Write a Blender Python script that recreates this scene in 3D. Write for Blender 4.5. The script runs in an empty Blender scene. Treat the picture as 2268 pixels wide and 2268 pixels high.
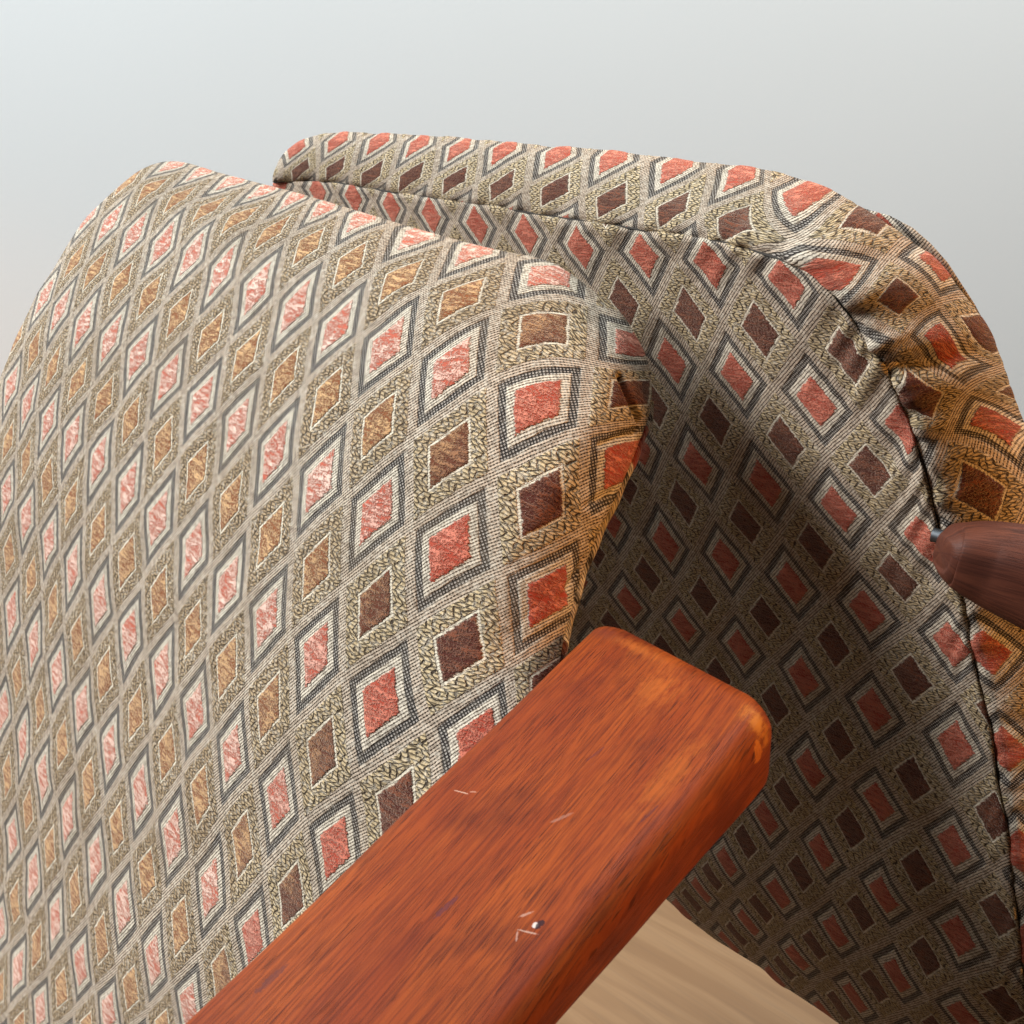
import bpy, math, random
import numpy as np
rng = np.random.default_rng(7); random.seed(7)

# ------------------------------------------------------------------ camera, light, exposure
FPX, CPX = 2270.0, 1134.0            # focal length and centre of the photograph in its own pixels
CAM = np.array([0.0, 0.0, 0.90]); PITCH = math.radians(22)
SC = bpy.context.scene
COL = SC.collection
cam_data = bpy.data.cameras.new("camera"); cam = bpy.data.objects.new("camera", cam_data); COL.objects.link(cam)
cam.location = CAM; cam.rotation_euler = (math.radians(90) - PITCH, 0, 0)
cam_data.sensor_width = 36.0; cam_data.lens = 36.0 * FPX / 2268.0
cam_data.clip_start = 0.01; cam_data.clip_end = 100
cam_data.dof.use_dof = True; cam_data.dof.focus_distance = 0.43; cam_data.dof.aperture_fstop = 42
SC.camera = cam

world = bpy.data.worlds.new("World"); SC.world = world; world.use_nodes = True
bg = world.node_tree.nodes["Background"]
bg.inputs[0].default_value = (1.0, 0.84, 0.68, 1); bg.inputs[1].default_value = 0.025
SC.view_settings.view_transform = 'Standard'; SC.view_settings.look = 'None'
SC.view_settings.exposure = 0.0; SC.view_settings.gamma = 1.0

def area(name, loc, target, size, power, color, size_y=None):
    d = bpy.data.lights.new(name, 'AREA'); d.energy = power; d.color = color
    d.size = size
    if size_y: d.shape = 'RECTANGLE'; d.size_y = size_y
    o = bpy.data.objects.new(name, d); COL.objects.link(o); o.location = loc
    v = np.array(target, float) - np.array(loc, float)
    from mathutils import Vector
    o.rotation_euler = Vector(v).to_track_quat('-Z', 'Y').to_euler()
    return o
CEN = np.array([0.0, 0.42, 0.75])
area("window_light", CEN + 6.0 * np.array([-0.82, 0.02, 0.57]), CEN, 2.5, 700, (0.97, 0.985, 1.0), 2.5)
area("wall_fill", (-1.3, 0.85, 2.7), (-1.0, 1.75, 1.2), 2.2, 34, (0.70, 0.90, 1.0), 0.7)  # unseen fill light, added to brighten the wall and cool its left
area("wall_fill", (1.3, 0.85, 2.7), (1.0, 1.75, 1.2), 2.2, 45, (0.93, 0.985, 0.985), 0.7)  # unseen fill light, added to even out the wall's right half
lamp = bpy.data.lights.new("room_lamp", 'SPOT'); lamp.energy = 72; lamp.color = (1.0, 0.46, 0.12); lamp.spot_size = math.radians(36); lamp.spot_blend = 0.6; lamp.shadow_soft_size = 0.10
lamp_o = bpy.data.objects.new("room_lamp", lamp); COL.objects.link(lamp_o)
from mathutils import Vector
lamp_o.location = CEN + 1.5 * np.array([0.84, -0.42, 0.36]); lamp_o.rotation_euler = Vector(np.array([0.22, 0.45, 0.74]) - np.array(lamp_o.location)).to_track_quat('-Z', 'Y').to_euler()

# ------------------------------------------------------------------ geometry helpers
RX = np.array([[1, 0, 0], [0, math.sin(PITCH), -math.cos(PITCH)], [0, math.cos(PITCH), math.sin(PITCH)]])
def unproject(px, z):
    """photo pixel + depth (m) -> world point"""
    px = np.asarray(px, float); z = np.asarray(z, float)
    X = np.stack([(px[..., 0] - CPX) / FPX * z, -(px[..., 1] - CPX) / FPX * z, -z], -1)
    return X @ RX.T + CAM
def camdir(v): return RX @ np.asarray(v, float)
def tps_kernel(d): return np.where(d > 1e-9, d * d * np.log(d + 1e-12), 0.0)
class TPS:
    def __init__(self, X, Y, lam=0.0):
        X = np.asarray(X, float); Y = np.asarray(Y, float); Y = Y.reshape(len(X), -1)
        self.c = X.mean(0); self.s = X.std(); self.X = (X - self.c) / self.s
        n = len(X); K = tps_kernel(np.linalg.norm(self.X[:, None] - self.X[None], axis=2)) + lam * np.eye(n)
        P = np.c_[np.ones(n), self.X]; A = np.zeros((n + 3, n + 3))
        A[:n, :n] = K; A[:n, n:] = P; A[n:, :n] = P.T
        self.w = np.linalg.solve(A, np.r_[Y, np.zeros((3, Y.shape[1]))])
    def __call__(self, Q):
        Q = np.asarray(Q, float); sh = Q.shape[:-1]; q = (Q.reshape(-1, 2) - self.c) / self.s
        out = []
        for i in range(0, len(q), 20000):
            b = q[i:i + 20000]
            K = tps_kernel(np.sqrt(((b[:, None] - self.X[None]) ** 2).sum(2)))
            out.append(K @ self.w[:-3] + np.c_[np.ones(len(b)), b] @ self.w[-3:])
        return np.concatenate(out).reshape(sh + (-1,))
def resample(pts, n, smooth=3):
    p = np.asarray(pts, float); d = np.r_[0, np.cumsum(np.linalg.norm(np.diff(p, axis=0), axis=1))]
    t = np.linspace(0, d[-1], 600)
    q = np.stack([np.interp(t, d, p[:, k]) for k in (0, 1)], 1)
    for _ in range(smooth):
        for __ in range(12):
            q[1:-1] = 0.25 * q[:-2] + 0.5 * q[1:-1] + 0.25 * q[2:]
    d = np.r_[0, np.cumsum(np.linalg.norm(np.diff(q, axis=0), axis=1))]
    t = np.linspace(0, d[-1], n)
    return np.stack([np.interp(t, d, q[:, k]) for k in (0, 1)], 1)
def poly_dist(Q, line):
    """smallest pixel distance from points Q to a polyline"""
    sh = Q.shape[:-1]; q = Q.reshape(-1, 2); best = np.full(len(q), 1e9)
    for a, b in zip(line[:-1], line[1:]):
        ab = b - a; t = np.clip(((q - a) @ ab) / (ab @ ab + 1e-9), 0, 1)
        best = np.minimum(best, np.linalg.norm(q - a - t[:, None] * ab, axis=1))
    return best.reshape(sh)
def lerp(a, b, t): return a + (b - a) * t
def path(keys, s):
    k = np.array(keys, float); return np.stack([np.interp(s, k[:, 0], k[:, i]) for i in range(1, k.shape[1])], -1)
def inward(line, inside):
    t = np.gradient(line, axis=0); n = np.stack([-t[:, 1], t[:, 0]], 1); n /= np.linalg.norm(n, axis=1)[:, None] + 1e-9
    sgn = np.sign(((np.asarray(inside) - line) * n).sum(1).mean()); return n * sgn
def grid_mesh(name, P, UV, mat, parent, wrap_u=False, smooth=True, flip=False, caps=False):
    """P: (n, m, 3) world points -> one mesh object, local to its parent's location"""
    n, m = P.shape[:2]; off = np.array(parent.location) if parent is not None else np.zeros(3)
    idx = np.arange(n * m).reshape(n, m)
    if wrap_u: idx = np.concatenate([idx, idx[:1]], 0)
    a, b, c, d = idx[:-1, :-1], idx[1:, :-1], idx[1:, 1:], idx[:-1, 1:]
    F = np.stack([a, d, c, b] if flip else [a, b, c, d], -1).reshape(-1, 4)
    faces = F.tolist()
    if caps:
        faces.append(idx[:n, 0].tolist()[::-1] if not flip else idx[:n, 0].tolist()); faces.append(idx[:n, -1].tolist() if not flip else idx[:n, -1].tolist()[::-1])
    me = bpy.data.meshes.new(name); me.from_pydata((P.reshape(-1, 3) - off).tolist(), [], faces)
    if UV is not None:
        uvl = me.uv_layers.new(name="UVMap"); li = np.zeros(len(me.loops), np.int32); me.loops.foreach_get("vertex_index", li)
        uvl.data.foreach_set("uv", np.asarray(UV, float).reshape(-1, 2)[li].astype(np.float32).ravel())
    if smooth: me.polygons.foreach_set("use_smooth", [True] * len(me.polygons))
    me.materials.append(mat); me.update()
    o = bpy.data.objects.new(name, me); COL.objects.link(o)
    if parent is not None: o.parent = parent
    return o
def grid_normals(P):
    du = np.gradient(P, axis=0); dv = np.gradient(P, axis=1); n = np.cross(du, dv)
    return n / (np.linalg.norm(n, axis=-1, keepdims=True) + 1e-12)
def towards_camera(P, N):
    s = np.sign((N * (CAM - P)).sum(-1).mean()); return N * s
def tag(o, label=None, cat=None, group=None, kind=None):
    for k, v in (("label", label), ("category", cat), ("group", group), ("kind", kind)):
        if v: o[k] = v
    return o
def thing(name, label, cat, loc, group=None):
    o = bpy.data.objects.new(name, None); COL.objects.link(o); o.location = loc; o.empty_display_size = 0.05
    return tag(o, label, cat, group)

# ------------------------------------------------------------------ node helpers
class S:
    """a node socket (or number) with arithmetic"""
    nt = None
    def __init__(self, v): self.v = v
    @staticmethod
    def op(o, *a):
        n = S.nt.nodes.new('ShaderNodeMath'); n.operation = o
        for i, x in enumerate(a):
            x = x.v if isinstance(x, S) else x
            if isinstance(x, (int, float)): n.inputs[i].default_value = x
            else: S.nt.links.new(x, n.inputs[i])
        return S(n.outputs[0])
    def __add__(s, o): return S.op('ADD', s, o)
    __radd__ = __add__
    def __sub__(s, o): return S.op('SUBTRACT', s, o)
    def __rsub__(s, o): return S.op('SUBTRACT', o, s)
    def __mul__(s, o): return S.op('MULTIPLY', s, o)
    __rmul__ = __mul__
    def __truediv__(s, o): return S.op('DIVIDE', s, o)
def fract(x): return S.op('FRACT', x)
def floor_(x): return S.op('FLOOR', x)
def absn(x): return S.op('ABSOLUTE', x)
def minn(a, b): return S.op('MINIMUM', a, b)
def maxn(a, b): return S.op('MAXIMUM', a, b)
def sinn(x): return S.op('SINE', x)
def tri(x): return absn(fract(x) * 2.0 - 1.0)            # 0..1 triangle
def step(x, lo, hi):
    """0 below lo, 1 above hi (smooth)"""
    n = S.nt.nodes.new('ShaderNodeMapRange'); n.interpolation_type = 'SMOOTHSTEP'
    S.nt.links.new(x.v, n.inputs['Value']); n.inputs['From Min'].default_value = lo; n.inputs['From Max'].default_value = hi
    return S(n.outputs['Result'])
def comb(x, y, z=0.0):
    n = S.nt.nodes.new('ShaderNodeCombineXYZ')
    for i, q in enumerate((x, y, z)):
        q = q.v if isinstance(q, S) else q
        if isinstance(q, (int, float)): n.inputs[i].default_value = q
        else: S.nt.links.new(q, n.inputs[i])
    return S(n.outputs[0])
def noise(vec, scale=1.0, detail=2.0, rough=0.5, dist=0.0):
    n = S.nt.nodes.new('ShaderNodeTexNoise'); S.nt.links.new(vec.v, n.inputs['Vector'])
    n.inputs['Scale'].default_value = scale; n.inputs['Detail'].default_value = detail
    n.inputs['Roughness'].default_value = rough; n.inputs['Distortion'].default_value = dist
    return S(n.outputs['Fac'])
def rgb(c):
    n = S.nt.nodes.new('ShaderNodeRGB'); n.outputs[0].default_value = (*c, 1); return S(n.outputs[0])
def mixc(f, a, b):
    n = S.nt.nodes.new('ShaderNodeMix'); n.data_type = 'RGBA'
    S.nt.links.new(f.v, n.inputs['Factor']) if isinstance(f, S) else setattr(n.inputs['Factor'], 'default_value', f)
    for k, q in ((6, a), (7, b)):
        if isinstance(q, tuple): n.inputs[k].default_value = (*q, 1)
        else: S.nt.links.new(q.v, n.inputs[k])
    return S(n.outputs[2])
def uv_xy():
    t = S.nt.nodes.new('ShaderNodeUVMap'); t.uv_map = "UVMap"
    s = S.nt.nodes.new('ShaderNodeSeparateXYZ'); S.nt.links.new(t.outputs[0], s.inputs[0])
    return S(s.outputs[0]), S(s.outputs[1])
def new_mat(name):
    m = bpy.data.materials.new(name); m.use_nodes = True; S.nt = m.node_tree
    return m, m.node_tree.nodes['Principled BSDF']
def setp(b, **k):
    for kk, v in k.items():
        s = b.inputs[kk.replace('_', ' ')]
        if isinstance(v, S): S.nt.links.new(v.v, s)
        else: s.default_value = v
def bump(b, h, strength=1.0, dist=0.001):
    n = S.nt.nodes.new('ShaderNodeBump'); n.inputs['Strength'].default_value = strength; n.inputs['Distance'].default_value = dist
    S.nt.links.new(h.v, n.inputs['Height']); S.nt.links.new(n.outputs[0], b.inputs['Normal'])

# ------------------------------------------------------------------ materials
def fabric_material(name, painted_sheen=False):
    """woven upholstery: rows of red and brown chenille lozenges in a lattice (UV = lattice coordinates)"""
    m, b = new_mat(name)
    u0, v0 = uv_xy()
    # yarns never lie perfectly straight
    wob = noise(comb(u0 * 9.0, v0 * 13.0), 1.0, 2.0, 0.6) - 0.5
    wob2 = noise(comb(u0 * 9.0, v0 * 13.0, 7.3), 1.0, 2.0, 0.6) - 0.5
    u = u0 + wob * 0.018; v = v0 + wob2 * 0.012
    da = absn(fract(u + 0.5) - 0.5); db = absn(fract(v + 0.5) - 0.5)
    # step along the thread rows: woven edges are little stairs
    d = da + db
    red = step(d * -1.0, -0.504, -0.496)                # 1 inside the red cells
    dd = minn(d, 1.0 - d)
    e = 0.010
    fine = noise(comb(u * 70.0, v * 90.0), 1.0, 1.0, 0.5)
    rag = noise(comb(u * 6.0, v * 60.0, 4.4), 1.0, 1.0, 0.6)
    ddn = dd + (fine - 0.5) * 0.014
    ddc = dd + (fine - 0.5) * 0.02 + (rag - 0.5) * 0.07
    chen = 1.0 - step(ddc, 0.228 - e, 0.228 + e)
    ring_b = step(ddn, 0.228, 0.238) * (1.0 - step(ddn, 0.250, 0.264)) * (1.0 - red)
    cream_r = step(ddn, 0.222, 0.24) * (1.0 - step(ddn, 0.318, 0.332)) * red
    dark_r = step(ddn, 0.318, 0.332) * (1.0 - step(ddn, 0.408, 0.424)) * red
    herr = step(ddn, 0.262, 0.274) * (1.0 - step(ddn, 0.446, 0.456)) * (1.0 - red)
    # twill of the plain bands: fine diagonal ribs
    rib = sinn((u * 26.0 + v * 31.0) * 6.2832) * 0.5 + 0.5
    rib2 = sinn((u * -23.0 + v * 36.0) * 6.2832) * 0.5 + 0.5
    dots = step(rib * rib2, 0.24, 0.50)
    tw = step(rib * 0.7 + rib2 * 0.3, 0.20, 0.46)
    # herringbone floats
    ph = dd * 12.0 + tri(db * 8.5 + wob * 0.5) * 1.35
    fl = fract(ph)
    seam = step(absn(fl - 0.5), 0.30, 0.45)            # dark stair lines between the columns of floats
    fr = sinn((v * 40.0 + sinn(ph * 3.1416) * 0.15) * 6.2832) * 0.5 + 0.5
    gap = 1.0 - step(fr, 0.05, 0.40)
    hdark = maxn(seam, gap * 0.7)
    # chenille
    row_ = noise(comb(u * 6.0 + v * 8.0, v * 30.0, 1.7), 1.0, 4.0, 0.8)
    fleck = noise(comb(u * 40.0, v * 60.0, 3.1), 1.0, 2.0, 0.6)
    cellid = noise(comb(floor_(u + 0.5) * 3.17, floor_(v + 0.5) * 5.31, 2.0), 1.0, 0.0)
    tuft = step(row_ * 0.66 + fleck * 0.34, 0.42, 0.58)
    # colours
    base = mixc(tw, (0.050, 0.035, 0.024), (0.50, 0.395, 0.295))
    c_dark = mixc(dots, (0.020, 0.017, 0.015), (0.34, 0.30, 0.26))
    c_cream = mixc(tw, (0.13, 0.10, 0.075), (0.63, 0.545, 0.425))
    c_herr = mixc(hdark, mixc(fine, (0.43, 0.315, 0.17), (0.63, 0.49, 0.29)), (0.036, 0.024, 0.015))
    c_red = mixc(tuft, (0.34, 0.050, 0.026), (0.56, 0.16, 0.10))
    c_brn = mixc(tuft, (0.070, 0.016, 0.010), (0.17, 0.055, 0.028))
    if painted_sheen:      # sheen of the lit pile painted into the colour: brown to tan, red to salmon
        lit_side = step((u + (cellid - 0.5) * 1.6 + v * 0.10) * -1.0, -10.6, -8.0)
        c_red = mixc(lit_side, c_red, mixc(tuft, (0.44, 0.10, 0.058), (0.74, 0.50, 0.40)))
        c_brn = mixc(lit_side, c_brn, mixc(tuft, (0.22, 0.072, 0.024), (0.56, 0.33, 0.155)))
        c_herr = mixc(lit_side, c_herr, mixc(hdark, mixc(fine, (0.30, 0.20, 0.11), (0.44, 0.32, 0.185)), (0.075, 0.051, 0.032)))
    c = mixc(cream_r, base, c_cream)
    c = mixc(dark_r, c, c_dark)
    c = mixc(herr, c, c_herr)
    c = mixc(ring_b, c, (0.66, 0.58, 0.44))
    # uneven spun yarn: single threads lie lighter or darker, and the cloth has drifted and soiled a little
    yarn = noise(comb(u * 17.0, v * 25.0, 6.1), 1.0, 4.0, 0.85); yarn2 = noise(comb(u * 18.0, v * 27.0, 9.7), 1.0, 4.0, 0.85); soil = noise(comb(u * 0.9, v * 1.1, 3.3), 1.0, 3.0, 0.6)
    c = mixc(step(yarn, 0.485, 0.56) * 0.45, c, (0.045, 0.032, 0.022))
    c = mixc(step(yarn2, 0.51, 0.58) * (1.0 - dark_r * 0.7) * 0.36, c, (0.72, 0.64, 0.52))
    c = mixc(step(soil, 0.45, 0.75) * 0.22, c, (0.16, 0.105, 0.055))
    c = mixc(chen, c, mixc(red, c_brn, c_red))
    setp(b, Base_Color=c, Roughness=0.85, Sheen_Weight=chen * 0.35 + 0.05, Sheen_Roughness=0.35)
    b.inputs['Sheen Tint'].default_value = (1.0, 0.80, 0.62, 1); b.inputs['Specular IOR Level'].default_value = 0.15
    h = tw * 0.35 * (1.0 - chen) * (1.0 - herr) + herr * (1.0 - hdark) * 0.8 + chen * (0.55 + tuft * 0.6) - dark_r * 0.25
    bump(b, h + yarn * 0.35, 1.0, 0.0011)
    return m

def wood_material(name, dark, mid, light, pore=0.5, rough=0.42, wear=0.0, marks=()):
    """oiled teak, UV = metres (along, across)"""
    m, b = new_mat(name)
    u, v = uv_xy()
    warp = noise(comb(u * 6.0, v * 14.0), 1.0, 2.0, 0.5) - 0.5
    vv = v + warp * 0.006 + u * 0.05
    fig = noise(comb(u * 9.0, vv * 62.0), 1.0, 5.0, 0.62, 0.25)
    fine = noise(comb(u * 38.0, vv * 1300.0), 1.0, 3.0, 0.65)
    blot = noise(comb(u * 26.0, v * 34.0, 5.0), 1.0, 3.0, 0.6)
    pores = noise(comb(u * 110.0, vv * 3000.0, 2.0), 1.0, 1.0, 0.5)
    pores = step(pores, 0.55, 0.66) * step(noise(comb(u * 24.0, v * 120.0, 9.0), 1.0, 2.0), 0.30, 0.60)
    c = mixc(step(fig, 0.34, 0.66), mid, light)
    c = mixc(step(fine, 0.40, 0.66) * 0.62, c, dark)
    c = mixc(step(blot, 0.50, 0.72) * 0.5, c, dark)
    c = mixc(pores * (pore * 0.8), c, tuple(x * 0.40 for x in dark))
    if wear:
        wn = noise(comb(u * 60.0, v * 75.0, 4.0), 1.0, 4.0, 0.7)
        geo = S.nt.nodes.new('ShaderNodeNewGeometry'); pt = S(geo.outputs['Pointiness'])
        c = mixc(step(wn + (pt - 0.5) * 6.0, 0.62, 0.80) * wear, c, (0.62, 0.20, 0.03))
    jag = noise(comb(u * 900.0, v * 900.0, 1.0), 1.0, 2.0, 0.6); jag2 = noise(comb(u * 120.0, v * 330.0, 1.0), 1.0, 4.0, 0.75)
    for mu, mv, hl, hw, ang, col, amt in marks:        # knocks, scratches, rubbed corners (metres on the arm)
        ca, sa = math.cos(math.radians(ang)), math.sin(math.radians(ang))
        du, dv = u - mu, v - mv
        p = (du * ca + dv * sa) * (1.0 / hl); q = (dv * ca - du * sa) * (1.0 / hw)
        if hw * hl > 9e-6:                              # a rubbed patch fades out along the grain
            f = S.op('EXPONENT', (p * p + q * q) * -1.0) * step(jag2 + S.op('EXPONENT', (p * p + q * q) * -1.6) * 0.16, 0.42, 0.70)
            c = mixc(f * amt, c, col)
        else:
            f = p * p + q * q + (jag - 0.5) * 2.4
            c = mixc(step(f * -1.0, -1.0, -0.45) * amt, c, col)
    rr = noise(comb(u * 40.0, v * 70.0, 8.0), 1.0, 3.0, 0.6)
    setp(b, Base_Color=c, Roughness=rr * 0.30 + (rough - 0.12))
    b.inputs['Specular IOR Level'].default_value = 0.16
    bump(b, fine * 0.3 - pores * 0.7 + rr * 0.3, 0.40, 0.0003)
    return m

FABRIC = fabric_material("lozenge_upholstery"); SHEEN_FABRIC = fabric_material("sheen_painted_upholstery", True)  # second copy carries the light on the pile in its colours
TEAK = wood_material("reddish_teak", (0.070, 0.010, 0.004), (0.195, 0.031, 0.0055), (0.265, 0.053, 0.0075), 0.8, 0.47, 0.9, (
    (-0.1034, .0198, .0011, .0008, 20, (.55, .50, .46), .9), (-0.1025, .0207, .0017, .0010, 0, (.02, .008, .012), .9), (-0.1060, .0196, .0030, .0003, 70, (.42, .28, .22), .7),
    (-0.1022, .0160, .0022, .0004, 30, (.40, .24, .18), .6), (-0.1085, .0180, .0018, .0003, -30, (.40, .25, .2), .6), (-0.0795, -.0250, .0026, .0003, 75, (.46, .28, .20), .8),
    (-0.0775, -.0222, .0016, .0003, 60, (.42, .22, .15), .6), (-0.0711, .0048, .0040, .0006, 25, (.36, .20, .15), .35), (-0.0556, .0238, .0060, .0005, 4, (.05, .012, .020), .6),
    (-0.0447, -.0017, .0050, .0005, 6, (.06, .014, .022), .5), (-0.1119, -.0021, .0050, .0009, 3, (.06, .018, .03), .6), (-0.1523, -.0233, .0060, .0010, 2, (.07, .02, .02), .6),
    (-0.0033, .0300, .0042, .0055, 20, (.50, .17, .022), 0.9), (-0.0085, .0350, .0032, .0026, 40, (.52, .15, .018), .7), (0.0062, -.0204, .0040, .0140, 4, (.42, .11, .016), .5),
    (-0.0081, -.0019, .0120, .0090, 0, (.42, .11, .016), .45), (-0.0404, .0205, .0260, .0050, 2, (.42, .115, .016), .35), (0.0078, -.0330, .0050, .0080, 0, (.085, .014, .012), .6)))
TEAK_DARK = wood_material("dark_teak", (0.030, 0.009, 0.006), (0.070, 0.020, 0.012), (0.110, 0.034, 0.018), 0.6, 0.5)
def plain(name, col, rough=0.6, metal=0.0, spec=0.4):
    m, b = new_mat(name); setp(b, Base_Color=(*col, 1), Roughness=rough, Metallic=metal); b.inputs['Specular IOR Level'].default_value = spec
    return m
STEEL = plain("dull_steel", (0.13, 0.14, 0.15), 0.50, 1.0)
def wall_material():
    m, b = new_mat("painted_plaster")
    tc = S.nt.nodes.new('ShaderNodeTexCoord'); p = S(tc.outputs['Object'])
    n1 = noise(p, 1.4, 3.0, 0.6); n2 = noise(p, 160.0, 3.0, 0.6)
    setp(b, Base_Color=mixc(n1, (0.795, 0.790, 0.775), (0.83, 0.825, 0.81)), Roughness=0.9)
    bump(b, n2, 0.12, 0.001); return m
def floor_material():
    m, b = new_mat("oak_laminate")
    u, v = uv_xy()
    warp = noise(comb(u * 2.2, v * 7.0), 1.0, 3.0, 0.6) - 0.5
    g = noise(comb(u * 2.0, (v + warp * 0.05) * 38.0), 1.0, 4.0, 0.6, 0.6)
    f = noise(comb(u * 10.0, v * 260.0), 1.0, 2.0, 0.5)
    c = mixc(step(g, 0.34, 0.66), (0.195, 0.102, 0.044), (0.250, 0.140, 0.065))
    c = mixc(step(g, 0.60, 0.76) * 0.45, c, (0.12, 0.068, 0.037))
    c = mixc(step(f, 0.45, 0.75) * 0.25, c, (0.13, 0.075, 0.042))
    setp(b, Base_Color=c, Roughness=0.42); bump(b, f, 0.15, 0.0004); return m
WALL = wall_material(); FLOOR = floor_material(); GAP = plain("floor_gap", (0.03, 0.022, 0.016), 0.9)

# ------------------------------------------------------------------ setting: wall and floor
def box(name, lo, hi, mat, parent=None, uvscale=None, bevel=0.0):
    lo = np.array(lo, float); hi = np.array(hi, float); off = np.array(parent.location) if parent is not None else np.zeros(3)
    import bmesh
    bm = bmesh.new(); bmesh.ops.create_cube(bm, size=1.0)
    for vtx in bm.verts: vtx.co = [(lo[i] + hi[i]) / 2 + vtx.co[i] * (hi[i] - lo[i]) - off[i] for i in range(3)]
    if bevel: bmesh.ops.bevel(bm, geom=bm.edges[:], offset=bevel, segments=1, affect='EDGES')
    me = bpy.data.meshes.new(name)
    uvl = bm.loops.layers.uv.new("UVMap")
    for f in bm.faces:
        for l in f.loops: l[uvl].uv = (l.vert.co.x + lo[0] * 0.37 + lo[1] * 7.3, l.vert.co.y)
    bm.to_mesh(me); bm.free(); me.materials.append(mat)
    o = bpy.data.objects.new(name, me); COL.objects.link(o)
    if parent is not None: o.parent = parent
    return o
wall = box("wall", (-4, 1.75, 0), (4, 1.90, 3.0), WALL); tag(wall, kind="structure")
floor = box("floor", (-4, -2.5, -0.05), (4, 1.75, -0.012), GAP); tag(floor, kind="structure")
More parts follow.
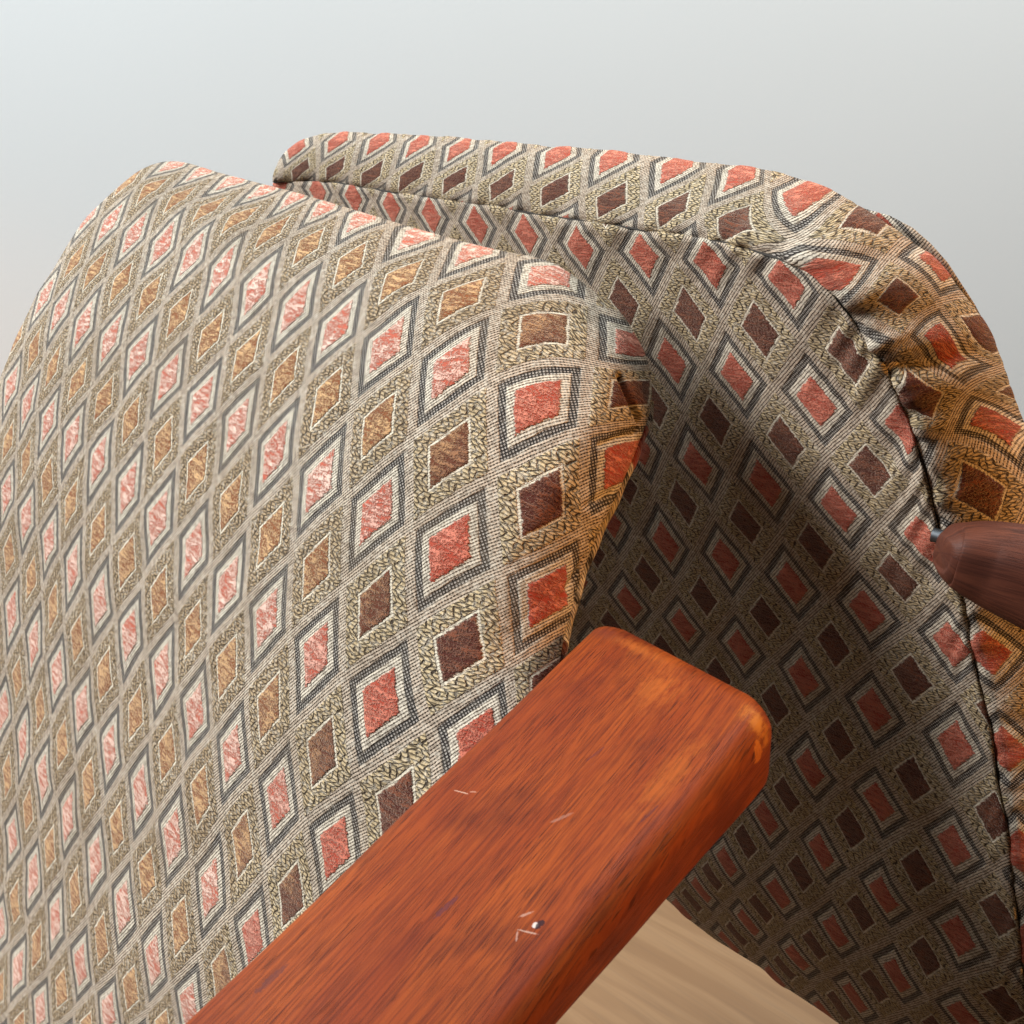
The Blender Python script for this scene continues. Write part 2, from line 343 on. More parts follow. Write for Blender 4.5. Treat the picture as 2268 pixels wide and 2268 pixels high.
LEFT_NODES=[(0,0,389,364,0),(1,0,451,378,0),(2,0,522,399,0),(3,0,592,418,0),(4,0,659,432,0),(5,0,721,457,0),(6,0,804,482,0),(7,0,932,519,0),(8,0,1056,552,0),(9,0,1218,610,0),(10,0,1404,765,0),(0.5,0.5,335,416,0.6492),(1.5,0.5,397,436,0.6197),(2.5,0.5,460,461,0.5906),(3.5,0.5,530,482,0.5616),(4.5,0.5,604,511,0.5327),(5.5,0.5,683,540,0.5043),(6.5,0.5,777,582,0.4767),(7.5,0.5,886,616,0.4506),(8.5,0.5,1019,659,0.4266),(9.5,0.5,1205,724,0.4055),(10.5,0.5,1400,868,0.3879),(0,1,244,494,0.6589),(1,1,296,521,0.6296),(2,1,360,542,0.6008),(3,1,427,563,0.572),(4,1,489,604,0.543),(5,1,569,639,0.5141),(6,1,654,683,0.4855),(7,1,744,727,0.4579),(8,1,856,767,0.4318),(9,1,998,815,0.4079),(10,1,1188,893,0.387),(11,1,1379,1022,0),(-0.5,1.5,166,577,0.6718),(0.5,1.5,209,598,0.6424),(1.5,1.5,269,623,0.6138),(2.5,1.5,331,652,0.5852),(3.5,1.5,395,697,0.5564),(4.5,1.5,466,743,0.5273),(5.5,1.5,544,788,0.4982),(6.5,1.5,629,830,0.4694),(7.5,1.5,727,874,0.4417),(8.5,1.5,837,943,0.4157),(9.5,1.5,994,1005,0.3921),(10.5,1.5,1201,1117,0.3716),(-1,2,99,656,0.6875),(0,2,132,685,0.6576),(1,2,186,718,0.629),(2,2,244,751,0.6007),(3,2,306,788,0.5722),(4,2,373,836,0.5432),(5,2,444,888,0.5138),(6,2,526,940,0.4844),(7,2,608,1003,0.4555),(8,2,708,1068,0.4278),(9,2,833,1131,0.4019),(10,2,993,1213,0.3787),(11,2,1214,1318,0),(-0.5,2.5,75,776,0.675),(0.5,2.5,116,817,0.6461),(1.5,2.5,172,842,0.618),(2.5,2.5,232,884,0.5897),(3.5,2.5,290,929,0.561),(4.5,2.5,360,979,0.5316),(5.5,2.5,436,1043,0.5019),(6.5,2.5,511,1114,0.4722),(7.5,2.5,599,1186,0.4432),(8.5,2.5,698,1256,0.4156),(9.5,2.5,830,1339,0.3901),(10.5,2.5,1017,1437,0.3673),(-1,3,25,855,0.6947),(0,3,60,896,0.6649),(1,3,106,931,0.6365),(2,3,160,967,0.6085),(3,3,219,1020,0.5801),(4,3,283,1082,0.5509),(5,3,349,1152,0.5212),(6,3,430,1214,0.4912),(7,3,503,1298,0.4614),(8,3,590,1370,0.4324),(9,3,700,1448,0.405),(10,3,840,1554,0.3799),(11,3,1058,1641,0),(-0.5,3.5,18,979,0.6854),(0.5,3.5,57,1017,0.6563),(1.5,3.5,106,1067,0.6282),(2.5,3.5,157,1116,0.6),(3.5,3.5,217,1173,0.5712),(4.5,3.5,282,1240,0.5417),(5.5,3.5,353,1321,0.5117),(6.5,3.5,426,1391,0.4814),(7.5,3.5,502,1477,0.4515),(8.5,3.5,597,1566,0.4228),(9.5,3.5,711,1667,0.3958),(10.5,3.5,878,1788,0.3714),(0,4,15,1092,0.6774),(1,4,58,1147,0.6486),(2,4,109,1199,0.6205),(3,4,160,1258,0.5921),(4,4,221,1335,0.5629),(5,4,288,1403,0.5331),(6,4,358,1486,0.5027),(7,4,431,1579,0.4723),(8,4,514,1670,0.4426),(9,4,615,1770,0.4142),(10,4,741,1875,0.3879),(0.5,4.5,19,1227,0.6701),(1.5,4.5,69,1279,0.6415),(2.5,4.5,118,1344,0.6131),(3.5,4.5,172,1414,0.5844),(4.5,4.5,232,1499,0.5549),(5.5,4.5,301,1580,0.5247),(6.5,4.5,370,1665,0.4942),(7.5,4.5,445,1758,0.464),(8.5,4.5,537,1870,0.4345),(9.5,4.5,644,1985,0.4067),(1,5,27,1357,0.663),(2,5,75,1427,0.6344),(3,5,125,1489,0.6058),(4,5,182,1569,0.5767),(5,5,244,1660,0.547),(6,5,310,1755,0.5166),(7,5,383,1859,0.4862),(8,5,466,1968,0.4562),(9,5,558,2076,0.4274),(1.5,5.5,39,1507,0.656),(2.5,5.5,88,1567,0.6272),(3.5,5.5,138,1647,0.5984),(4.5,5.5,198,1735,0.569),(5.5,5.5,259,1838,0.5391),(6.5,5.5,326,1936,0.5088),(7.5,5.5,399,2050,0.4787),(8.5,5.5,491,2157,0.4492),(1,6,8,1567,0.6783),(2,6,50,1644,0.6487),(3,6,96,1719,0.6198),(4,6,151,1812,0.5907),(5,6,210,1900,0.5613),(6,6,273,2006,0.5314),(7,6,342,2130,0.5013),(8,6,417,2225,0.4717),(1.5,6.5,17,1722,0.6709),(2.5,6.5,62,1796,0.6412),(3.5,6.5,111,1882,0.6121),(4.5,6.5,167,1978,0.583),(5.5,6.5,225,2081,0.5535),(6.5,6.5,291,2192,0.5239),(2,7,27,1853,0.6631),(3,7,74,1934,0.6334),(4,7,124,2035,0.6043),(5,7,179,2138,0.5752),(6,7,241,2239,0.5461),(2.5,7.5,34,2006,0.6552),(3.5,7.5,82,2097,0.6255),(4.5,7.5,135,2192,0.5965),(2,8,2,2045,0.6784),(3,8,39,2148,0.6473),(4,8,89,2234,0.6178)]
PANEL_NODES=[(-6,0,704,424,0.652),(-5,0,783,436,0.6251),(-4,0,866,457,0.5966),(-3,0,955,476,0.5667),(-2,0,1058,498,0.5357),(-1,0,1166,517,0.5037),(0,0,1286,548,0.471),(1,0,1426,563,0.4379),(2,0,1572,584,0.4047),(3,0,1740,625,0.3716),(0.5,0.5,1383,667,0.4688),(1.5,0.5,1526,696,0.4355),(2.5,0.5,1683,731,0.4021),(3.5,0.5,1878,789,0.3689),(1,1,1489,800,0.4659),(2,1,1630,835,0.4324),(3,1,1808,892,0.3989),(4,1,2003,950,0.3657),(1.5,1.5,1584,930,0.4623),(2.5,1.5,1740,975,0.4286),(3.5,1.5,1928,1042,0.3951),(1,2,1543,1030,0.4917),(2,2,1697,1072,0.4581),(3,2,1855,1128,0.4244),(4,2,2046,1195,0.3908),(0.5,2.5,1514,1112,0.5207),(1.5,2.5,1650,1158,0.4871),(2.5,2.5,1808,1207,0.4533),(3.5,2.5,1990,1278,0.4196),(0,3,1476,1203,0.549),(1,3,1607,1236,0.5156),(2,3,1754,1294,0.4819),(3,3,1919,1356,0.4481),(4,3,2110,1427,0.4144),(0.5,3.5,1559,1323,0.5436),(1.5,3.5,1696,1365,0.51),(2.5,3.5,1845,1427,0.4762),(3.5,3.5,2019,1501,0.4424),(0,4,1514,1385,0.5711),(1,4,1640,1435,0.5377),(2,4,1781,1501,0.504),(3,4,1936,1572,0.4701),(4,4,2118,1650,0.4363),(1.5,4.5,1716,1557,0.5313),(2.5,4.5,1859,1638,0.4975),(3.5,4.5,2022,1728,0.4636),(4.5,4.5,2200,1808,0.4299),(2,5,1794,1704,0.5245),(3,5,1945,1775,0.4907),(4,5,2112,1875,0.4568),(1.5,5.5,1744,1761,0.5513),(2.5,5.5,1884,1834,0.5174),(3.5,5.5,2034,1927,0.4835),(4.5,5.5,2210,2025,0.4497),(1,6,1698,1813,0.5779),(2,6,1819,1885,0.544),(3,6,1956,1984,0.51),(4,6,2122,2072,0.4761),(0.5,6.5,1651,1865,0.6045),(1.5,6.5,1773,1932,0.5705),(2.5,6.5,1907,2020,0.5364),(3.5,6.5,2050,2118,0.5024),(4.5,6.5,2226,2227,0.4685),(0,7,1612,1911,0.6313),(1,7,1726,1979,0.5971),(2,7,1850,2067,0.5628),(3,7,1987,2165,0.5286),(4,7,2132,2253,0.4946),(-0.5,7.5,1576,1942,0.6585),(0.5,7.5,1682,2010,0.6239),(1.5,7.5,1804,2092,0.5894),(2.5,7.5,1936,2180,0.555),(-1,8,1555,1973,0.6864),(0,8,1659,2046,0.6513),(1,8,1765,2123,0.6164),(2,8,1894,2211,0.5816),(-0.5,8.5,1630,2067,0.6795),(0.5,8.5,1734,2144,0.644),(1.5,8.5,1858,2227,0.6087),(-2,9,1511,2015,0.7459),(-1,9,1615,2087,0.709),(0,9,1718,2165,0.6725),(1,9,1827,2243,0.6365)]
BAND_NODES=[(-2,0,655,329,0),(-1,0,750,312,0),(0,0,841,310,0),(1,0,928,316,0),(2,0,1019,329,0),(3,0,1118,333,0),(4,0,1238,339,0),(5,0,1358,347,0),(6,0,1501,369,0),(7,0,1646,387,0),(8,0,1774,439,0),(-1.5,0.5,667,374,0),(-0.5,0.5,741,372,0),(0.5,0.5,822,387,0),(1.5,0.5,909,391,0),(2.5,0.5,1006,399,0),(3.5,0.5,1110,411,0),(4.5,0.5,1230,420,0),(5.5,0.5,1354,445,0),(6.5,0.5,1489,462,0),(7.5,0.5,1621,491,0),(8.5,0.5,1923,478,0),(8,1,1853,607,0),(9,1,2081,586,0),(8.5,1.5,1990,656,0),(9.5,1.5,2180,748,0),(9,2,2085,752,0),(8.5,2.5,2039,884,0),(9,3,2201,930,0),(8.5,3.5,2172,1091,0),(8,5,2188,1443,0),(8,6,2226,1659,0),(8,7,2262,1885,0)]
def plank(n, cx, cy, L, W, ang):
    import bmesh
    bm = bmesh.new(); bmesh.ops.create_cube(bm, size=1.0)
    for vtx in bm.verts: vtx.co = (vtx.co.x * L, vtx.co.y * W, vtx.co.z * 0.012)
    bmesh.ops.bevel(bm, geom=bm.edges[:], offset=0.0006, segments=1, affect='EDGES')
    uvl = bm.loops.layers.uv.new("UVMap"); ou, ov = 3.7 * n, 1.31 * n
    for f in bm.faces:
        for l in f.loops: l[uvl].uv = (l.vert.co.x + ou, l.vert.co.y + ov)
    me = bpy.data.meshes.new("floor_plank"); bm.to_mesh(me); bm.free(); me.materials.append(FLOOR)
    o = bpy.data.objects.new("floor_plank", me); COL.objects.link(o); o.parent = floor
    o.location = (cx, cy, -0.006); o.rotation_euler = (0, 0, ang)
PA = math.radians(-42); PW, PL = 0.26, 1.38
ax, ay = (math.cos(PA), math.sin(PA)), (-math.sin(PA), math.cos(PA)); k = 0
for r in range(-4, 6):
    for q in range(-1, 2):
        s = q * (PL + 0.0012) + (r % 3 - 1) * 0.42; t = r * (PW + 0.0012) - 0.007
        cx, cy = 0.22 + s * ax[0] + t * ay[0], 0.80 + s * ax[1] + t * ay[1]
        ext = [cy + a * PL / 2 * ax[1] + b * PW / 2 * ay[1] for a in (-1, 1) for b in (-1, 1)]
        if max(ext) < 1.74: plank(k, cx, cy, PL, PW, PA)
        k += 1

# ------------------------------------------------------------------ upholstered shapes
HW, WW = 0.060, 0.042                 # metres per lattice step
def nodes(L, has_z=True):
    A = np.array(L, float); uv = TPS(A[:, 2:4], A[:, :2], 2e-4)
    z = None
    if has_z:
        k = A[:, 4] > 0; z = TPS(A[k, 2:4], A[k, 4], 0.02)
    return uv, (lambda q: z(q)[..., 0]) if has_z else None
def cell_relief(uv):
    a, b = uv[..., 0], uv[..., 1]
    d = np.abs((a + .5) % 1 - .5) + np.abs((b + .5) % 1 - .5); red = d < .5; dd = np.minimum(d, 1 - d)
    sm = lambda x, lo, hi: np.clip((x - lo) / (hi - lo), 0, 1)
    h = 0.00035 * (1 - sm(dd, .20, .245))
    h += np.where(red, -0.00025 * sm(dd, .30, .33) * (1 - sm(dd, .41, .44)), 0.00025 * sm(dd, .25, .29) * (1 - sm(dd, .43, .47)))
    return h
def lumps(P, amp, scale):
    ph = P / scale
    return amp * (np.sin(ph[..., 0] * 2.1 + 1.3 * np.sin(ph[..., 1] * 1.7)) * np.sin(ph[..., 2] * 1.9 + 0.8 * ph[..., 1]))
def extend_uv(uv, P, j0):
    """continue the lattice past row j0 by arc length, with the rate it has just before"""
    uv = uv.copy()
    seg = np.linalg.norm(P[:, j0 - 6] - P[:, j0], axis=1)[:, None]
    g = (uv[:, j0] - uv[:, j0 - 6]) / (seg + 1e-6)
    lim = 1.15 / HW; mag = np.linalg.norm(g, axis=1, keepdims=True); g *= np.minimum(1, lim / (mag + 1e-6))
    arc = np.zeros(len(P))
    for j in range(j0 + 1, P.shape[1]):
        arc = arc + np.linalg.norm(P[:, j] - P[:, j - 1], axis=1); uv[:, j] = uv[:, j0] + g * arc[:, None]
    return uv

# ---------------------------------------------------------------- left armchair: front of its backrest
CH1 = unproject(np.array([700., 1500.]), 0.55); CH1[2] = 0.0
chair1 = thing("armchair", "patterned armchair in front, its lit backrest facing left behind the broad wooden armrest", "armchair", CH1, "patterned armchairs")
SIL = [(-75, 1100), (-45, 980), (-15, 885), (0, 834), (19, 792), (31, 755), (54, 710), (83, 647), (120, 594), (153, 536), (186, 486),
       (232, 441), (269, 408), (306, 378), (344, 361), (373, 356), (410, 359), (438, 367), (476, 380), (538, 396), (600, 412), (663, 428), (746, 453),
       (828, 478), (911, 503), (994, 526), (1056, 543), (1118, 557), (1180, 568), (1222, 580), (1263, 604), (1305, 637), (1346, 668), (1380, 697),
       (1404, 735), (1429, 780), (1440, 820), (1445, 860), (1444, 895), (1433, 938), (1417, 975), (1400, 1020), (1371, 1085), (1334, 1163),
       (1300, 1240), (1278, 1305), (1262, 1365), (1249, 1410), (1241, 1455), (1234, 1520), (1220, 1620), (1195, 1740), (1160, 1850)]
def left_back():
    uvf, zf = nodes(LEFT_NODES)
    n = 620; S_ = resample(SIL, n, 1); s = np.linspace(0, 1, n)
    B = path([(0, -140, 2600), (0.25, -60, 2600), (0.62, 500, 2600), (0.78, 640, 2600), (1, 800, 2600)], s)
    M = path([(0, -110, 1700), (0.15, 0, 1500), (0.3, 260, 1300), (0.55, 640, 1300), (0.70, 840, 1420), (0.80, 880, 1560), (1, 960, 2250)], s)
    tau = np.linspace(0, 1, 330); t = 1 - (1 - tau) ** 1.7
    T = t[None, :, None]
    Q = (1 - T) ** 2 * B[:, None] + 2 * T * (1 - T) * M[:, None] + T ** 2 * S_[:, None]
    dl = poly_dist(Q, resample(SIL, 160, 1)); dl[:, -1] = 0
    z = zf(Q)
    r = path([(0, .022), (.25, .022), (.5, .020), (.64, .022), (.70, .034), (.8, .038), (1, .028)], s)[:, :1]
    dm = np.minimum(dl * z / FPX / r, 1.0)
    z = z + r * (1 - np.sqrt(np.maximum(0, 1 - (1 - dm) ** 2)))
    # roll over the edge to the back
    inn = inward(S_, (600, 1500)); th = np.radians(np.r_[np.linspace(96, 180, 16), 181])
    zs = z[:, -1:]; ext_q, ext_z = [], []
    for a in th:
        q = S_ + inn * (r * FPX / zs) * (1 - math.sin(min(a, math.pi))); ext_q.append(q); ext_z.append(zs[:, 0] - r[:, 0] + r[:, 0] * (1 - math.cos(min(a, math.pi))))
    for f in np.linspace(0.06, 1, 12):
        q = lerp(ext_q[16], lerp(S_, B, f), f) if False else lerp(ext_q[16], B, f); ext_q.append(q); ext_z.append(np.maximum(zf(q), 0) * f + ext_z[16] * (1 - f) + 0.045 * f)
    Q2 = np.concatenate([Q, np.stack(ext_q, 1)], 1); z2 = np.concatenate([z, np.stack(ext_z, 1)], 1)
    P = unproject(Q2, z2)
    uv = np.concatenate([uvf(Q), np.zeros((n, len(ext_q), 2))], 1); uv = extend_uv(uv, P, Q.shape[1] - 1)
    N = towards_camera(P[:, :300], grid_normals(P)[:, :300]); Nf = np.concatenate([N, np.zeros((n, P.shape[1] - 300, 3))], 1)
    rel = cell_relief(uv) + lumps(P, 0.0006, 0.02)
    for a, b, dep, wid in (((1372, 832), (1424, 948), .0034, 5.5), ((1424, 950), (1330, 985), .0016, 7), ((1384, 700), (1440, 800), .0010, 9), ((1300, 1120), (1372, 1082), .0012, 9), ((1236, 1330), (1300, 1235), .0014, 8),
                           ((1200, 1050), (1330, 1150), -.0010, 26), ((1130, 600), (1290, 690), -.0007, 24)):
        seg = np.linspace(0, 1, 12)[:, None]; dd_ = poly_dist(Q2, np.array(a) * (1 - seg) + np.array(b) * seg)
        rel -= dep * np.exp(-(dd_ / wid) ** 2) * (np.arange(P.shape[1]) < 330)
    P = P + Nf * rel[..., None]
    o = grid_mesh("backrest", P, uv, SHEEN_FABRIC, chair1)
    return P, uv, Q.shape[1] - 1
P1, UV1, J1 = left_back()

def tube(name, pts, rad, mat, parent, uvs=None, n=10, closed=False, profile=None):
    pts = np.asarray(pts, float); t = np.gradient(pts, axis=0); t /= np.linalg.norm(t, axis=1)[:, None]
    ref = np.array([0.13, -0.7, 0.7]); a = np.cross(t, ref); a /= np.linalg.norm(a, axis=1)[:, None]; b = np.cross(t, a)
    rad = np.broadcast_to(rad, (len(pts),)); ph = np.linspace(0, 2 * np.pi, n + 1)
    P = pts[:, None] + rad[:, None, None] * (np.cos(ph)[None, :, None] * a[:, None] + np.sin(ph)[None, :, None] * b[:, None])
    d = np.r_[0, np.cumsum(np.linalg.norm(np.diff(pts, axis=0), axis=1))]
    if uvs is None: UV = np.stack([np.repeat(d[:, None], n + 1, 1), np.broadcast_to(ph * rad.mean(), (len(pts), n + 1))], -1)
    else: UV = uvs[:, None] + np.stack([np.zeros(n + 1), ph * rad.mean() / HW], -1)[None]
    return grid_mesh(name, P, UV, mat, parent)
# the sewn lip down the right-hand edge of the cushion, below its nose
i0, i1 = [int(np.argmin(np.linalg.norm(resample(SIL, 620, 1) - q, axis=1))) for q in ((1444, 893), (1236, 1500))]
edge = P1[i0:i1, J1 + 2]
ww = np.linspace(0, 1, len(edge)); lip_r = 0.0021 * np.minimum(1, np.minimum(ww * 9 + .3, 1)) * (1 + .12 * np.sin(ww * 37))
tube("seam_lip", edge + camdir((1, 0.1, 0.6)) * 0.0008, lip_r, FABRIC, chair1, UV1[i0:i1, J1])

# ---------------------------------------------------------------- armrests: lofted rounded bars
def rounded_rect(v0, v1, w0, w1, r, k=7):
    """points round a rectangle with rounded corners, corner by corner"""
    r = max(1e-4, min(r, (v1 - v0) / 2 - 1e-5, (w1 - w0) / 2 - 1e-5)); out = []
    for cx, cy, a0 in ((v1 - r, w1 - r, 0), (v0 + r, w1 - r, 90), (v0 + r, w0 + r, 180), (v1 - r, w0 + r, 270)):
        for a in np.linspace(a0, a0 + 90, k): out.append((cx + r * math.cos(math.radians(a)), cy + r * math.sin(math.radians(a))))
    return out
ARM_D = np.array([.617, .427, -.662]); ARM_D /= np.linalg.norm(ARM_D)
ARM_L = np.array([.638, -.345, .688]); ARM_L -= ARM_D * (ARM_L @ ARM_D); ARM_L /= np.linalg.norm(ARM_L)
ARM_N = np.cross(ARM_L, ARM_D)
def ray(q): return np.array([(q[0] - CPX) / FPX, -(q[1] - CPX) / FPX, -1.0])
def left_arm():
    P0 = ray((1500, 1500)) * 0.335
    def on_top(q):
        r = ray(q); X = r * ((P0 @ ARM_N) / (r @ ARM_N)) - P0; return X @ ARM_D, X @ ARM_L
    Lp = np.array([on_top(q) for q in ((1314, 1392), (1227, 1470), (1046, 1672), (855, 1854), (566, 2119), (400, 2262))])
    Cp = np.array([on_top(q) for q in ((1668, 1570), (1600, 1700), (1520, 1800), (1395, 1920), (1250, 2085), (1090, 2268))])
    Ep = np.array([on_top(q) for q in ((1354, 1386), (1420, 1422), (1499, 1460), (1607, 1516), (1668, 1556))])
    lf = np.polyfit(Lp[:, 0], Lp[:, 1], 1); cf = np.polyfit(Cp[:, 0], Cp[:, 1], 1); uend = Ep[:, 0].mean(); ef = np.polyfit(Ep[:, 1], Ep[:, 0], 1)
    th = []
    for q in ((1643, 1781), (1589, 1857), (1517, 1941), (1426, 2049), (1371, 2103), (1268, 2209)):
        r = ray(q)          # meets the side plane  v = cf(u)
        for _ in range(1):
            a = np.array([r @ ARM_D, r @ ARM_L, r @ ARM_N]); p = np.array([P0 @ ARM_D, P0 @ ARM_L, P0 @ ARM_N])
            t = (p[1] - cf[0] * p[0] + cf[1]) / (a[1] - cf[0] * a[0]); X = a * t - p
        th.append((X[0], -X[2]))
    th = np.array(th); tf = np.polyfit(th[:, 0], th[:, 1], 1)
    print("ARM width", [(round(np.polyval(cf, u) - np.polyval(lf, u), 4)) for u in (-.3, -.1, 0)], "thick", th.round(4).tolist(), "uend", uend, "skew", ef)
    u0 = -0.34; rc = 0.0085; uend += 0.0045; lf[1] -= 0.0042
    us = np.r_[np.linspace(u0, uend - 0.03, 60), uend - 0.03 * (1 - np.linspace(0, 1, 26)[1:]) ** 1.6]
    rings, UV = [], []
    for u in us:
        e = uend - u; rr = 0.009; ins = 0 if e >= rr else rr - math.sqrt(max(0, rr * rr - (rr - e) ** 2))
        vl, vr = np.polyval(lf, u), np.polyval(cf, u) + 0.0036; t_ = float(np.clip(np.polyval(tf, u), .018, .034))
        ring = rounded_rect(vl + ins * .9, vr - ins * .9, -t_ + ins * .7, -ins * .7, rc)
        ring = np.array(ring); crown = 0.0012 * (1 - ((ring[:, 0] - (vl + vr) / 2) / ((vr - vl) / 2)) ** 2); ring[:, 1] += crown * (ring[:, 1] > -t_ / 2)
        uu = u + (np.clip(ring[:, 0], vl, vr) * ef[0]) * np.clip((u - u0) / (uend - u0), 0, 1) ** 2
        dent = 0.0005 * np.sin(uu * 61 + 3 * ring[:, 0] * 90) * np.sin(ring[:, 0] * 140 + uu * 23)
        X = P0 + uu[:, None] * ARM_D + ring[:, :1] * ARM_L + (ring[:, 1:] + dent[:, None]) * ARM_N
        rings.append(X @ RX.T + CAM)
        per = np.r_[0, np.cumsum(np.linalg.norm(np.diff(ring, axis=0), axis=1))]
        UV.append(np.stack([uu, np.where(ring[:, 1] > -t_ * .5, ring[:, 0], ring[:, 0] - ring[:, 1] * .7)], -1))
    P = np.stack(rings, 1); U = np.stack(UV, 1)
    P = np.concatenate([P, P[:1]], 0); U = np.concatenate([U, U[:1]], 0)
    return grid_mesh("armrest", P, U, TEAK, chair1, caps=True)
left_arm()
def hidden_seat(chair, corner, across, fwd, width, deep, top):
    a, f = np.array([*across, 0.0]), np.array([*fwd, 0.0]); c = np.array([*corner, 0.0])
    q = np.linspace(-1, 1, 25); sg = lambda x: np.sign(x) * np.abs(x) ** 0.35
    ph = np.linspace(0, 2 * np.pi, 73); el = np.linspace(-np.pi / 2, np.pi / 2, 19)
    X = sg(np.cos(ph))[:, None] * np.abs(np.cos(el))[None] ** .3; Y = sg(np.sin(ph))[:, None] * np.abs(np.cos(el))[None] ** .3; Z = sg(np.sin(el))[None] + 0 * X
    P = c + a * (width * (X[..., None] + 1) / 2) + f * (deep * (Y[..., None] + 1) / 2) + np.array([0, 0, 1.0]) * (top - .055 + .055 * Z[..., None])
    grid_mesh("seat_cushion", P, np.stack([P @ a / WW, P @ f / HW], -1), FABRIC, chair)
    for i in (0.04, .96):
        for j in (0.05, .95):
            b = c + a * width * i + f * deep * j
            zz = np.linspace(0, top - .09, 8); pts = np.stack([b + np.array([0, 0, h]) for h in zz]); tube("leg", pts, 0.011 + 0.010 * zz / zz[-1], TEAK, chair, n=14)
    for i in (0.04, .96):
        pts = np.stack([c + a * width * i + f * deep * j + np.array([0, 0, top - .115]) for j in np.linspace(0, 1, 8)]); tube("seat_rail", pts, 0.016, TEAK, chair, n=10)
e1 = camdir(ARM_L0 := np.array([.638, -.345, .688]))[:2]; e1 /= np.linalg.norm(e1); f1 = np.array([-e1[1], e1[0]]); f1 *= np.sign(f1 @ np.array([-.75, -.66]))
hidden_seat(chair1, np.array([-0.073, 0.24]) - e1 * 0.47, e1, f1, 0.47, 0.48, 0.31)
def bar(name, stations, mat, parent, tilt=0.0, k=20, expo=2.4):
    """lofted bar along pixel/depth stations (px, py, depth, half-height px, half-depth m)"""
    A = np.array(stations, float); n = 60; tt = np.linspace(0, len(A) - 1, n); A = np.stack([np.interp(tt, range(len(A)), A[:, i]) for i in range(5)], 1)
    for _ in range(3): A[1:-1] = .25 * A[:-2] + .5 * A[1:-1] + .25 * A[2:]
    C = unproject(A[:, :2], A[:, 2]); t = np.gradient(C, axis=0); t /= np.linalg.norm(t, axis=1)[:, None]
    view = C - CAM; view /= np.linalg.norm(view, axis=1)[:, None]
    up = np.cross(t, view); up /= np.linalg.norm(up, axis=1)[:, None]; up *= np.sign(up[:, 2:3]); dp = np.cross(up, t)
    ph = np.linspace(0, 2 * np.pi, 4 * k + 1); cs, sn = np.cos(ph), np.sin(ph)
    x = np.sign(cs) * np.abs(cs) ** (2 / expo); y = np.sign(sn) * np.abs(sn) ** (2 / expo)
    x, y = x * math.cos(tilt) - y * math.sin(tilt), x * math.sin(tilt) + y * math.cos(tilt)
    hh = A[:, 3] * A[:, 2] / FPX
    P = C[:, None] + hh[:, None, None] * y[None, :, None] * up[:, None] + A[:, 4][:, None, None] * x[None, :, None] * dp[:, None]
    d = np.r_[0, np.cumsum(np.linalg.norm(np.diff(C, axis=0), axis=1))]
    U = np.stack([np.repeat(d[:, None], len(ph), 1), np.broadcast_to(ph * 0.012, (n, len(ph)))], -1)
    return grid_mesh(name, P.transpose(1, 0, 2), U.transpose(1, 0, 2), mat, parent, caps=True)
bar("armrest", [(120, 880, .80, 4, .002), (112, 884, .80, 20, .008), (90, 890, .80, 40, .012), (40, 905, .80, 52, .014), (-120, 970, .78, 60, .016), (-320, 1070, .76, 66, .018)], TEAK, chair1)

# ---------------------------------------------------------------- right armchair: outside back with its border band
CH2 = unproject(np.array([1800., 1600.]), 0.50); CH2[2] = 0.0
chair2 = thing("armchair", "patterned armchair behind at right, its shaded outside back edged by a sewn border band", "armchair", CH2, "patterned armchairs")
SEAM = [(607, 404), (630, 401), (683, 399), (746, 405), (795, 413), (878, 427), (969, 440), (1035, 449), (1118, 461), (1222, 481), (1346, 497), (1468, 516),
        (1551, 526), (1625, 543), (1675, 557), (1737, 576), (1791, 603), (1820, 632), (1861, 669), (1894, 714), (1923, 760), (1957, 810), (1981, 859), (2015, 930),
        (2035, 992), (2049, 1045), (2064, 1112), (2081, 1172), (2118, 1290), (2135, 1340), (2146, 1402), (2157, 1460), (2170, 1518), (2187, 1584), (2198, 1638),
        (2210, 1721), (2226, 1795), (2236, 1870), (2247, 1980), (2256, 2061), (2268, 2160), (2285, 2300), (2300, 2480)]
OUT = [(603, 402), (611, 372), (621, 345), (642, 323), (671, 307), (717, 297), (766, 293), (870, 296), (994, 304), (1118, 314), (1242, 325), (1367, 334),
       (1468, 350), (1571, 361), (1640, 370), (1700, 380), (1799, 402), (1861, 430), (1923, 464), (2006, 524), (2068, 570), (2130, 638), (2172, 704), (2205, 768), (2234, 847),
       (2268, 946), (2310, 1070), (2345, 1220), (2370, 1400), (2395, 1700), (2415, 2100), (2430, 2480)]
EDGE = [(600, 420), (625, 520), (760, 760), (960, 1130), (1150, 1500), (1330, 1830), (1420, 1940), (1475, 1990), (1511, 2025), (1558, 2062), (1599, 2092), (1641, 2116),
        (1682, 2140), (1734, 2184), (1786, 2217), (1837, 2252), (1900, 2298), (2000, 2368), (2120, 2460), (2260, 2580)]
uvp, zp0 = nodes(PANEL_NODES)
def zp(q): return np.clip(zp0(q), 0.30, 1.2)
def pair(poly, keys, n):
    """points along a polyline at given (s, index fraction) keys"""
    d = resample(poly, 800, 1); s = np.linspace(0, 1, n); f = np.interp(s, [k[0] for k in keys], [k[1] for k in keys]) * 799
    i = np.minimum(f.astype(int), 798); w = (f - i)[:, None]
    return d[i] * (1 - w) + d[i + 1] * w
PANEL_T = 0.055
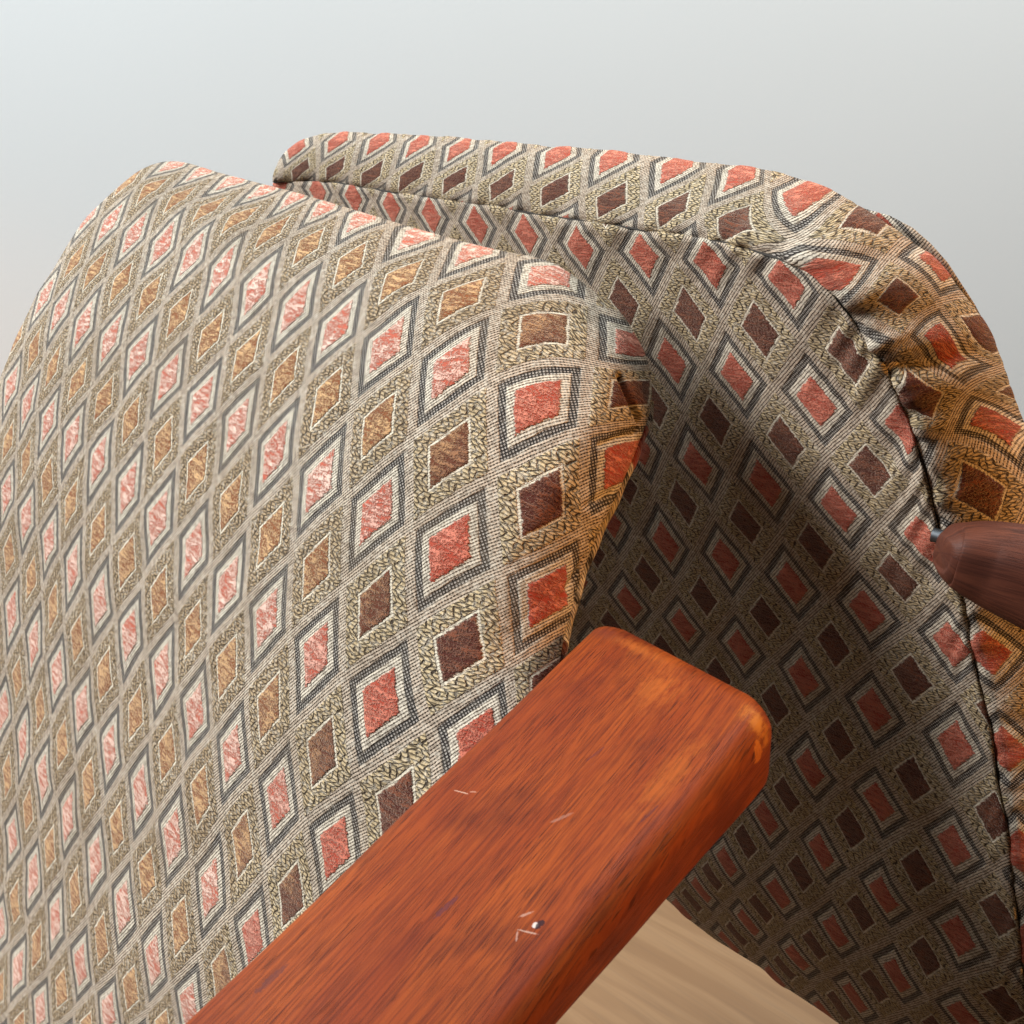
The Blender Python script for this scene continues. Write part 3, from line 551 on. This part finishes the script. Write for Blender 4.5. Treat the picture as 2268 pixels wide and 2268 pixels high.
def right_panel():
    n, mrows = 330, 260
    I = pair(SEAM, [(0, 0), (1, 1)], n); E = pair(EDGE, [(0, 0), (.35, .42), (.62, .74), (1, 1)], n)
    tau = np.linspace(0, 1, mrows); t = np.where(tau < .5, 0.5 * (2 * tau) ** 1.5, 1 - 0.5 * (2 - 2 * tau) ** 1.5)
    Q = E[:, None] + (I - E)[:, None] * t[None, :, None]
    z = zp(Q); de = poly_dist(Q, resample(EDGE, 120, 1)); de[:, 0] = 0; di = poly_dist(Q, resample(SEAM, 160, 1)); di[:, -1] = 0
    r = 0.028; x = np.minimum(de * z / FPX / r, 1); z = z + r * (1 - np.sqrt(np.maximum(0, 1 - (1 - x) ** 2)))
    g = 0.0035; x = np.minimum(di * z / FPX / g, 1); z = z + g * (1 - np.sqrt(np.maximum(0, 1 - (1 - x) ** 2))) * 1.2
    P = unproject(Q, z); uv = uvp(Q); N = towards_camera(P, grid_normals(P))
    pk = np.exp(-di * z / FPX / 0.010) * (1 - np.exp(-di * z / FPX / 0.003))
    sc = np.linspace(0, 1, n)[:, None]
    puck = pk * 0.0016 * np.sin(sc * 260 + 2 * np.sin(sc * 57)) * (0.4 + 0.6 * np.exp(-((sc - .47) / .12) ** 2))
    P = P + N * (cell_relief(uv) + lumps(P, 0.0006, 0.022) + puck)[..., None]
    grid_mesh("back_panel", P, uv, FABRIC, chair2)
    # the far side of the same backrest, closing the shell
    step_ = slice(None, None, 6)
    Qf, zf_ = Q[step_, step_], z[step_, step_]
    back = unproject(Qf, zf_) + camdir(np.array([.80, .43, -.42])) * PANEL_T
    back[:, 0] = unproject(Qf[:, 0], zf_[:, 0])
    grid_mesh("front_panel", back, uv[step_, step_], FABRIC, chair2)
right_panel()
def border_band():
    n = 520; I = pair(SEAM, [(0, 0), (1, 1)], n); O = pair(OUT, [(0, 0), (.03, .045), (.10, .11), (.30, .31), (.42, .455), (1, 1)], n)
    uvb, _ = nodes(BAND_NODES, False)
    zi = zp(I)[:, None]; w = np.linalg.norm(O - I, axis=1)[:, None] * zi / FPX
    R = np.clip(w * .9, .006, .026)
    psi = np.r_[np.linspace(0, 1, 70) ** 0.8 * 90, np.linspace(93, 178, 22)]; ps = np.radians(psi)[None]
    q = np.sin(ps); Q = I[:, None] + (O - I)[:, None] * q[..., None]
    z = zi + R * (1 - np.cos(ps)) - 0.009 * np.sin(np.minimum(ps * 1.5, np.pi)) * np.minimum(w / .02, 1)
    dm = q * w; front = (ps < np.pi / 2)
    z = z + np.where(front, 0.0042 * np.exp(-dm / 0.0016), 0)
    P = unproject(Q, z); uv = uvb(Q); j = 69
    uv = extend_uv(uv, P, j)
    N = towards_camera(P[:, :60], grid_normals(P)[:, :60]); N = np.concatenate([N, np.repeat(N[:, -1:], P.shape[1] - 60, 1)], 1)
    # gathers where the band is eased round the corner, and small puckers along the seam
    s = np.linspace(0, 1, n)[:, None]; d = np.maximum(dm, 0)
    fold = np.zeros_like(d)
    for px, py, amp, wid, reach in ((1755, 590, .0014, .0060, .018), (1800, 608, -.0018, .0042, .014), (1850, 655, .0018, .0066, .020), (1890, 705, -.0022, .0036, .013), (1925, 765, .0028, .0062, .024),
                                     (1962, 812, -.0042, .0034, .026), (1985, 860, .0022, .0056, .018), (2006, 910, -.0014, .0045, .014), (1690, 560, -.0012, .005, .012), (1630, 545, .0010, .006, .012),
                                     (1540, 522, -.0009, .006, .010), (2110, 1270, -.0013, .006, .012), (2150, 1420, .0010, .007, .010)):
        ii = int(np.argmin(np.linalg.norm(I - (px, py), axis=1))); arc = np.r_[0, np.cumsum(np.linalg.norm(np.diff(unproject(I, zi[:, 0]), axis=0), axis=1))]
        ds = (arc - arc[ii])[:, None] - d * 0.25
        fold += amp * np.exp(-(ds / wid) ** 2) * np.exp(-(d / reach) ** 2) * np.minimum(1, d / .0015)
    fold += 0.0009 * np.sin(s * 330 + 2.5 * np.sin(s * 41)) * np.exp(-d / .008) * np.minimum(1, d / .002)
    fold = np.where(front, fold, 0)
    P = P + N * (fold + np.where(front, cell_relief(uv), 0) + lumps(P, 0.0007, 0.017))[..., None]
    grid_mesh("border_band", P, uv, FABRIC, chair2)
    # sewing thread lying in the seam
    pts = unproject(I, zi[:, 0] + 0.0045)
    tube("seam_thread", pts, 0.0007, plain("seam_thread", (0.03, 0.025, 0.02), 0.9), chair2, n=6)
border_band()
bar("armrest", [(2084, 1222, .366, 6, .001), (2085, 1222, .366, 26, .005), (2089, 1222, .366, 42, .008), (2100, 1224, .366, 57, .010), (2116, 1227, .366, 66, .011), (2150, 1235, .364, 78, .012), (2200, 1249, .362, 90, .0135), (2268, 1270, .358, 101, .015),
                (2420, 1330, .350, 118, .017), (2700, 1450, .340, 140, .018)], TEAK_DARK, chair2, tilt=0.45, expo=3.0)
def spacer():
    a = unproject(np.array([2066., 1184.]), .374); b = unproject(np.array([2108., 1196.]), .370)
    pts = np.stack([lerp(a, b, f) for f in np.linspace(0, 1, 8)]); tube("metal_spacer", pts, 0.0026, STEEL, chair2, n=20)
spacer()
